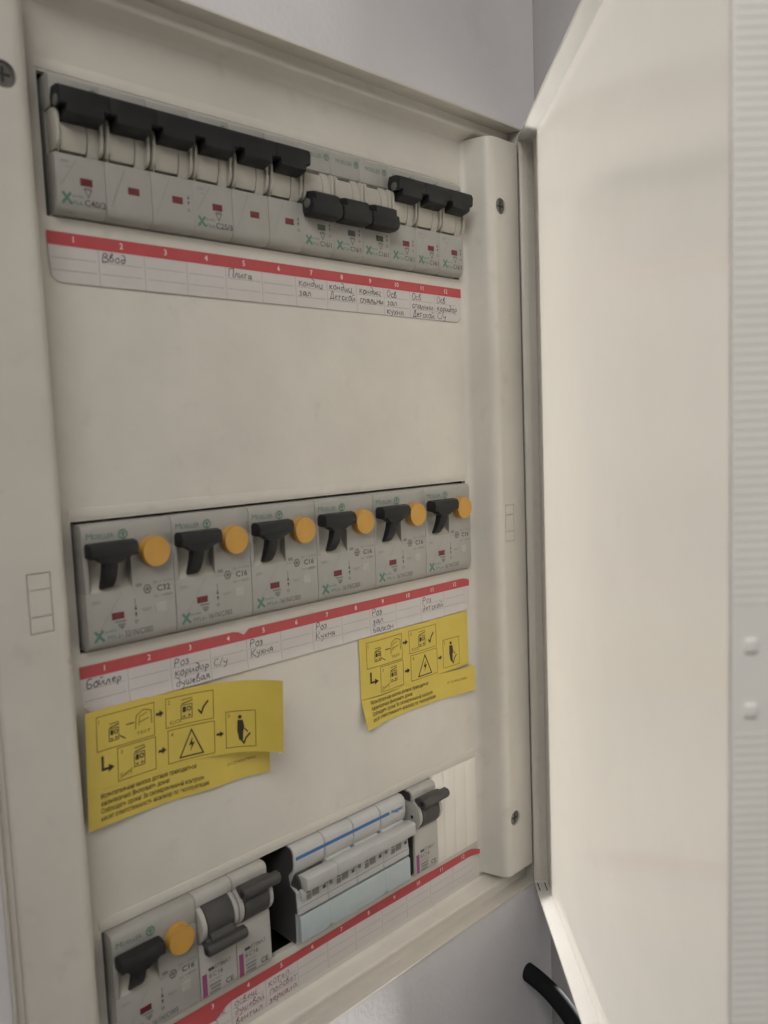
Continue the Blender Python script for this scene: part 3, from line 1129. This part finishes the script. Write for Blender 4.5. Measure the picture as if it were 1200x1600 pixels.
strip('ruled paper strip with red header and dark rounded lower outline, under top row of breakers', 0.0,
      {2: ['Ввод'], 5: ['Плита'], 7: ['кондиц', 'зал'], 8: ['кондиц', 'Детской'], 9: ['кондиц', 'спальни'],
       10: ['Осв', 'зал', 'кухня'], 11: ['Осв', 'спальни', 'Детской'], 12: ['Осв', 'коридор', 'С/у']}, 1, m_ink)
strip('ruled paper strip with red header under middle row, partly covered by the yellow stickers', -151.0,
      {1: ['Бойлер'], 3: ['Роз', 'коридор', 'душевая'], 4: ['', 'С/у'], 5: ['Роз', 'Кухня'], 7: ['Роз', 'Кухня'],
       9: ['Роз', 'зал', 'балкон'], 11: ['Роз', 'детской']}, 2, m_ink)
strip('paper strip with red header curling up at its right end, under bottom row', -301.2,
      {4: ['освещ', 'душевой', 'вентил'], 5: ['котел', 'подсвет', 'зеркала'], 3: ['звонок', 'вход']}, 3, m_pinkink)


# ------------------------------------------------------------------ yellow instruction stickers
def sticker(label, loc, rot, kind):
    s = thing('instruction_sticker', label, 'sticker', loc, 'yellow instruction stickers')
    s.rotation_euler = (0, rot, 0)
    W, H, VC = (82.0 if kind == 1 else 78.5), -43.0, -29.5

    def y_of(u, v):
        y = -.5
        if kind == 1:
            if u < 26:
                y -= 4.0 * ((26 - u) / 26) ** 2
            y -= .8 * math.sin(u * .09) ** 2
        else:
            if u < 14 and v < -30:
                y -= 4.0 * ((14 - u) / 14) * ((-30 - v) / 13)
            y -= .5 * math.sin(u * .11) ** 2
        return y

    def lift(u):
        # right part of the upper leaf bends towards the viewer
        u0 = 44.0
        if u <= u0:
            return 0.0, u
        r = 36.0
        th = (u - u0) / r
        return r * (1 - math.cos(th)), u0 + r * math.sin(th)

    def fu(u, v, l):
        y = y_of(u, v)
        if kind == 1:
            dy, x = lift(u)
            th = max(0, (u - 44) / 36)
            return (x - l * math.sin(th), y - dy - l * math.cos(th), v)
        return (u, y - l, v)

    def fl(u, v, l):
        y = y_of(u, v) - .15
        if kind == 2 and u > 50:
            y -= 3.2 * ((u - 50) / 30) ** 2
        elif kind == 1 and u > 60:
            y -= 1.2 * ((u - 60) / 18) ** 2
        return (u, y - l, v)

    def f(u, v, l):
        return fu(u, v, l) if v > VC else fl(u, v, l)
    g = Geo()
    lw = W - 1.5 if kind == 1 else W + 1.5
    for side in (0, -.1):
        g.grid(lambda a, c: fu(a * W, c * VC, side), 40, 8)
        g.grid(lambda a, c: fl(a * lw - (0), VC - .05 + c * (H - VC) - (0 if kind == 1 else (1.6 * math.sin(a * 9) * .2)), side), 40, 6)
    g.build('paper_sheet', m_yellow, s, recalc=False, smooth=60)
    K, Bn = Flat(), Flat()

    def rectl(x0, x1, y0, y1, w=.28):
        Bn.stroke([(x0, y0), (x1, y0), (x1, y1), (x0, y1)], w, True)

    def arrow(x, y, s_=1.0):
        K.poly([(x, y - .55 * s_), (x + 1.6 * s_, y - .55 * s_), (x + 1.6 * s_, y + .55 * s_), (x, y + .55 * s_)])
        K.poly([(x + 1.6 * s_, y - 1.4 * s_), (x + 3.4 * s_, y), (x + 1.6 * s_, y + 1.4 * s_)])

    def tick(x, y, k=1.0):
        K.stroke([(x, y + 1.6 * k), (x + 1.3 * k, y), (x + 2.2 * k, y + 2.3 * k), (x + 4.2 * k, y + 4.6 * k)], .75 * k)

    def gadget(x, y, k=1.0, dark=True):
        F = K if dark else Bn
        F.stroke([(x, y), (x + 5.2 * k, y), (x + 5.2 * k, y + 6.0 * k), (x, y + 6.0 * k)], .3, True)
        F.stroke([(x + .3, y + 6.6 * k), (x + 5.6 * k, y + 7.6 * k)], .4)
        Bn.stroke([(x + .2, y + 8.3 * k), (x + 5.4 * k, y + 8.6 * k)], .35)
        F.rect(x + .7 * k, x + 2.3 * k, y + 2.8 * k, y + 5.2 * k)
        F.ring(x + 3.7 * k, y + 4.1 * k, .9 * k, .5 * k, 10)
        Bn.rect(x + .8 * k, x + 2.0 * k, y + .6 * k, y + 1.4 * k)
        F.poly([(x + 3.0 * k, y + .8 * k), (x + 4.8 * k, y + .8 * k), (x + 3.9 * k, y + 1.8 * k)])
    # top row
    rectl(4.5, 28.5, -15.2, -2.6)
    Bn.text('1', 5.4, -5.2, 1.6)
    gadget(9.5, -12.6, .75, True)
    K.stroke([(13.8, -11.5), (16.2, -13.2)], .4)
    Bn.stroke([(16.5, -8.2), (20.0, -8.2)], .5)
    Bn.stroke([(20.4, -11.0), (20.8, -6.0), (24.0, -4.2), (27.2, -5.2), (27.4, -10.2)], .35)
    Bn.stroke([(21.8, -9.8), (22.2, -6.6), (25.4, -5.6)], .3)
    Bn.stroke([(22.2, -8.6), (26.2, -7.8)], .3)
    Bn.text('TEST', 20.8, -13.3, 1.2, 6.0)
    arrow(29.2, -7.6)
    rectl(33.5, 53.5, -14.0, -2.6)
    Bn.text('2', 34.4, -5.0, 1.6)
    gadget(40.0, -11.8, .9)
    Bn.text('KLICK', 35.2, -13.0, 1.5, 5.0)
    tick(47.2, -11.0, 1.0)
    # second row
    K.stroke([(6.6, -17.2), (6.6, -22.2), (9.2, -22.2)], 1.0)
    K.poly([(9.0, -23.7), (11.4, -22.2), (9.0, -20.7)])
    rectl(12.8, 28.8, -28.4, -16.0)
    Bn.text('3', 14.0, -18.6, 1.6)
    gadget(19.6, -25.0, .85)
    Bn.text('KLICK', 13.8, -27.0, 1.4, 5.0)
    Bn.stroke([(13.6, -27.6), (19.0, -25.0)], .3)
    arrow(30.0, -22.2)
    rectl(34.2, 53.8, -28.2, -15.2)
    Bn.text('4', 35.4, -17.8, 1.6)
    K.stroke([(39.2, -27.0), (49.0, -27.0), (44.2, -16.8)], .55, True)
    K.poly([(44.6, -19.6), (43.0, -23.0), (44.2, -22.8), (43.4, -25.6), (45.6, -21.8), (44.4, -22.0)])
    arrow(54.6, -21.0, .9)
    rectl(58.6, 70.8, -27.2, -12.4)
    Bn.text('5', 59.4, -14.8, 1.6)
    K.disc(64.4, -14.9, .8, 12)
    K.poly([(63.4, -16.0), (65.6, -16.2), (66.2, -19.0), (65.7, -21.2), (65.6, -24.6), (64.0, -24.4), (63.2, -20.4)])
    K.stroke([(66.2, -19.6), (67.6, -21.2)], .5)
    tick(64.8, -25.8, .9)
    # text block
    rows = ['Испытательная кнопка должна приводиться', 'ежемесячно! Выполнять дома!', 'Соблюдать сроки! За своевременный контроль', 'несет ответственность инженер по эксплуатации']
    ws = [40.5, 29.0, 44.0, 46.0]
    for i, (tx, w) in enumerate(zip(rows, ws)):
        Bn.text(tx, 5.4, -32.6 - 2.75 * i, 1.75, w, bold=.03)
    Bn.text('01234567890', 60.5, -36.0, 1.2, 13.5)
    K.build('black_pictograms', m_yprint, s, f, .07)
    Bn.build('brown_print', m_yline, s, f, .05)
    return s


sticker('yellow instruction sticker with its right end bent outwards, below cells 1 to 5 at left', (-2.0, 0, -165.0), math.radians(2.6), 1)
sticker('yellow instruction sticker lying nearly flat with torn lower edge, below cells 9 to 12', (132.2, 0, -166.8), math.radians(0.0), 2)

# ------------------------------------------------------------------ black cable below the box
pts = []
c0, c1, c2, c3 = Vector((238, YW + 10, -379)), Vector((238, -32, -380)), Vector((250, -62, -400)), Vector((250, -80, -520))
for i in range(26):
    t_ = i / 25
    pts.append(c0 * (1 - t_) ** 3 + c1 * 3 * t_ * (1 - t_) ** 2 + c2 * 3 * t_ * t_ * (1 - t_) + c3 * t_ ** 3)
g = Geo()
g.tube(pts, 5.0, 18)
tag(g.build('cable', m_cable), 'thick black cable coming out of the wall below the box', 'cable')
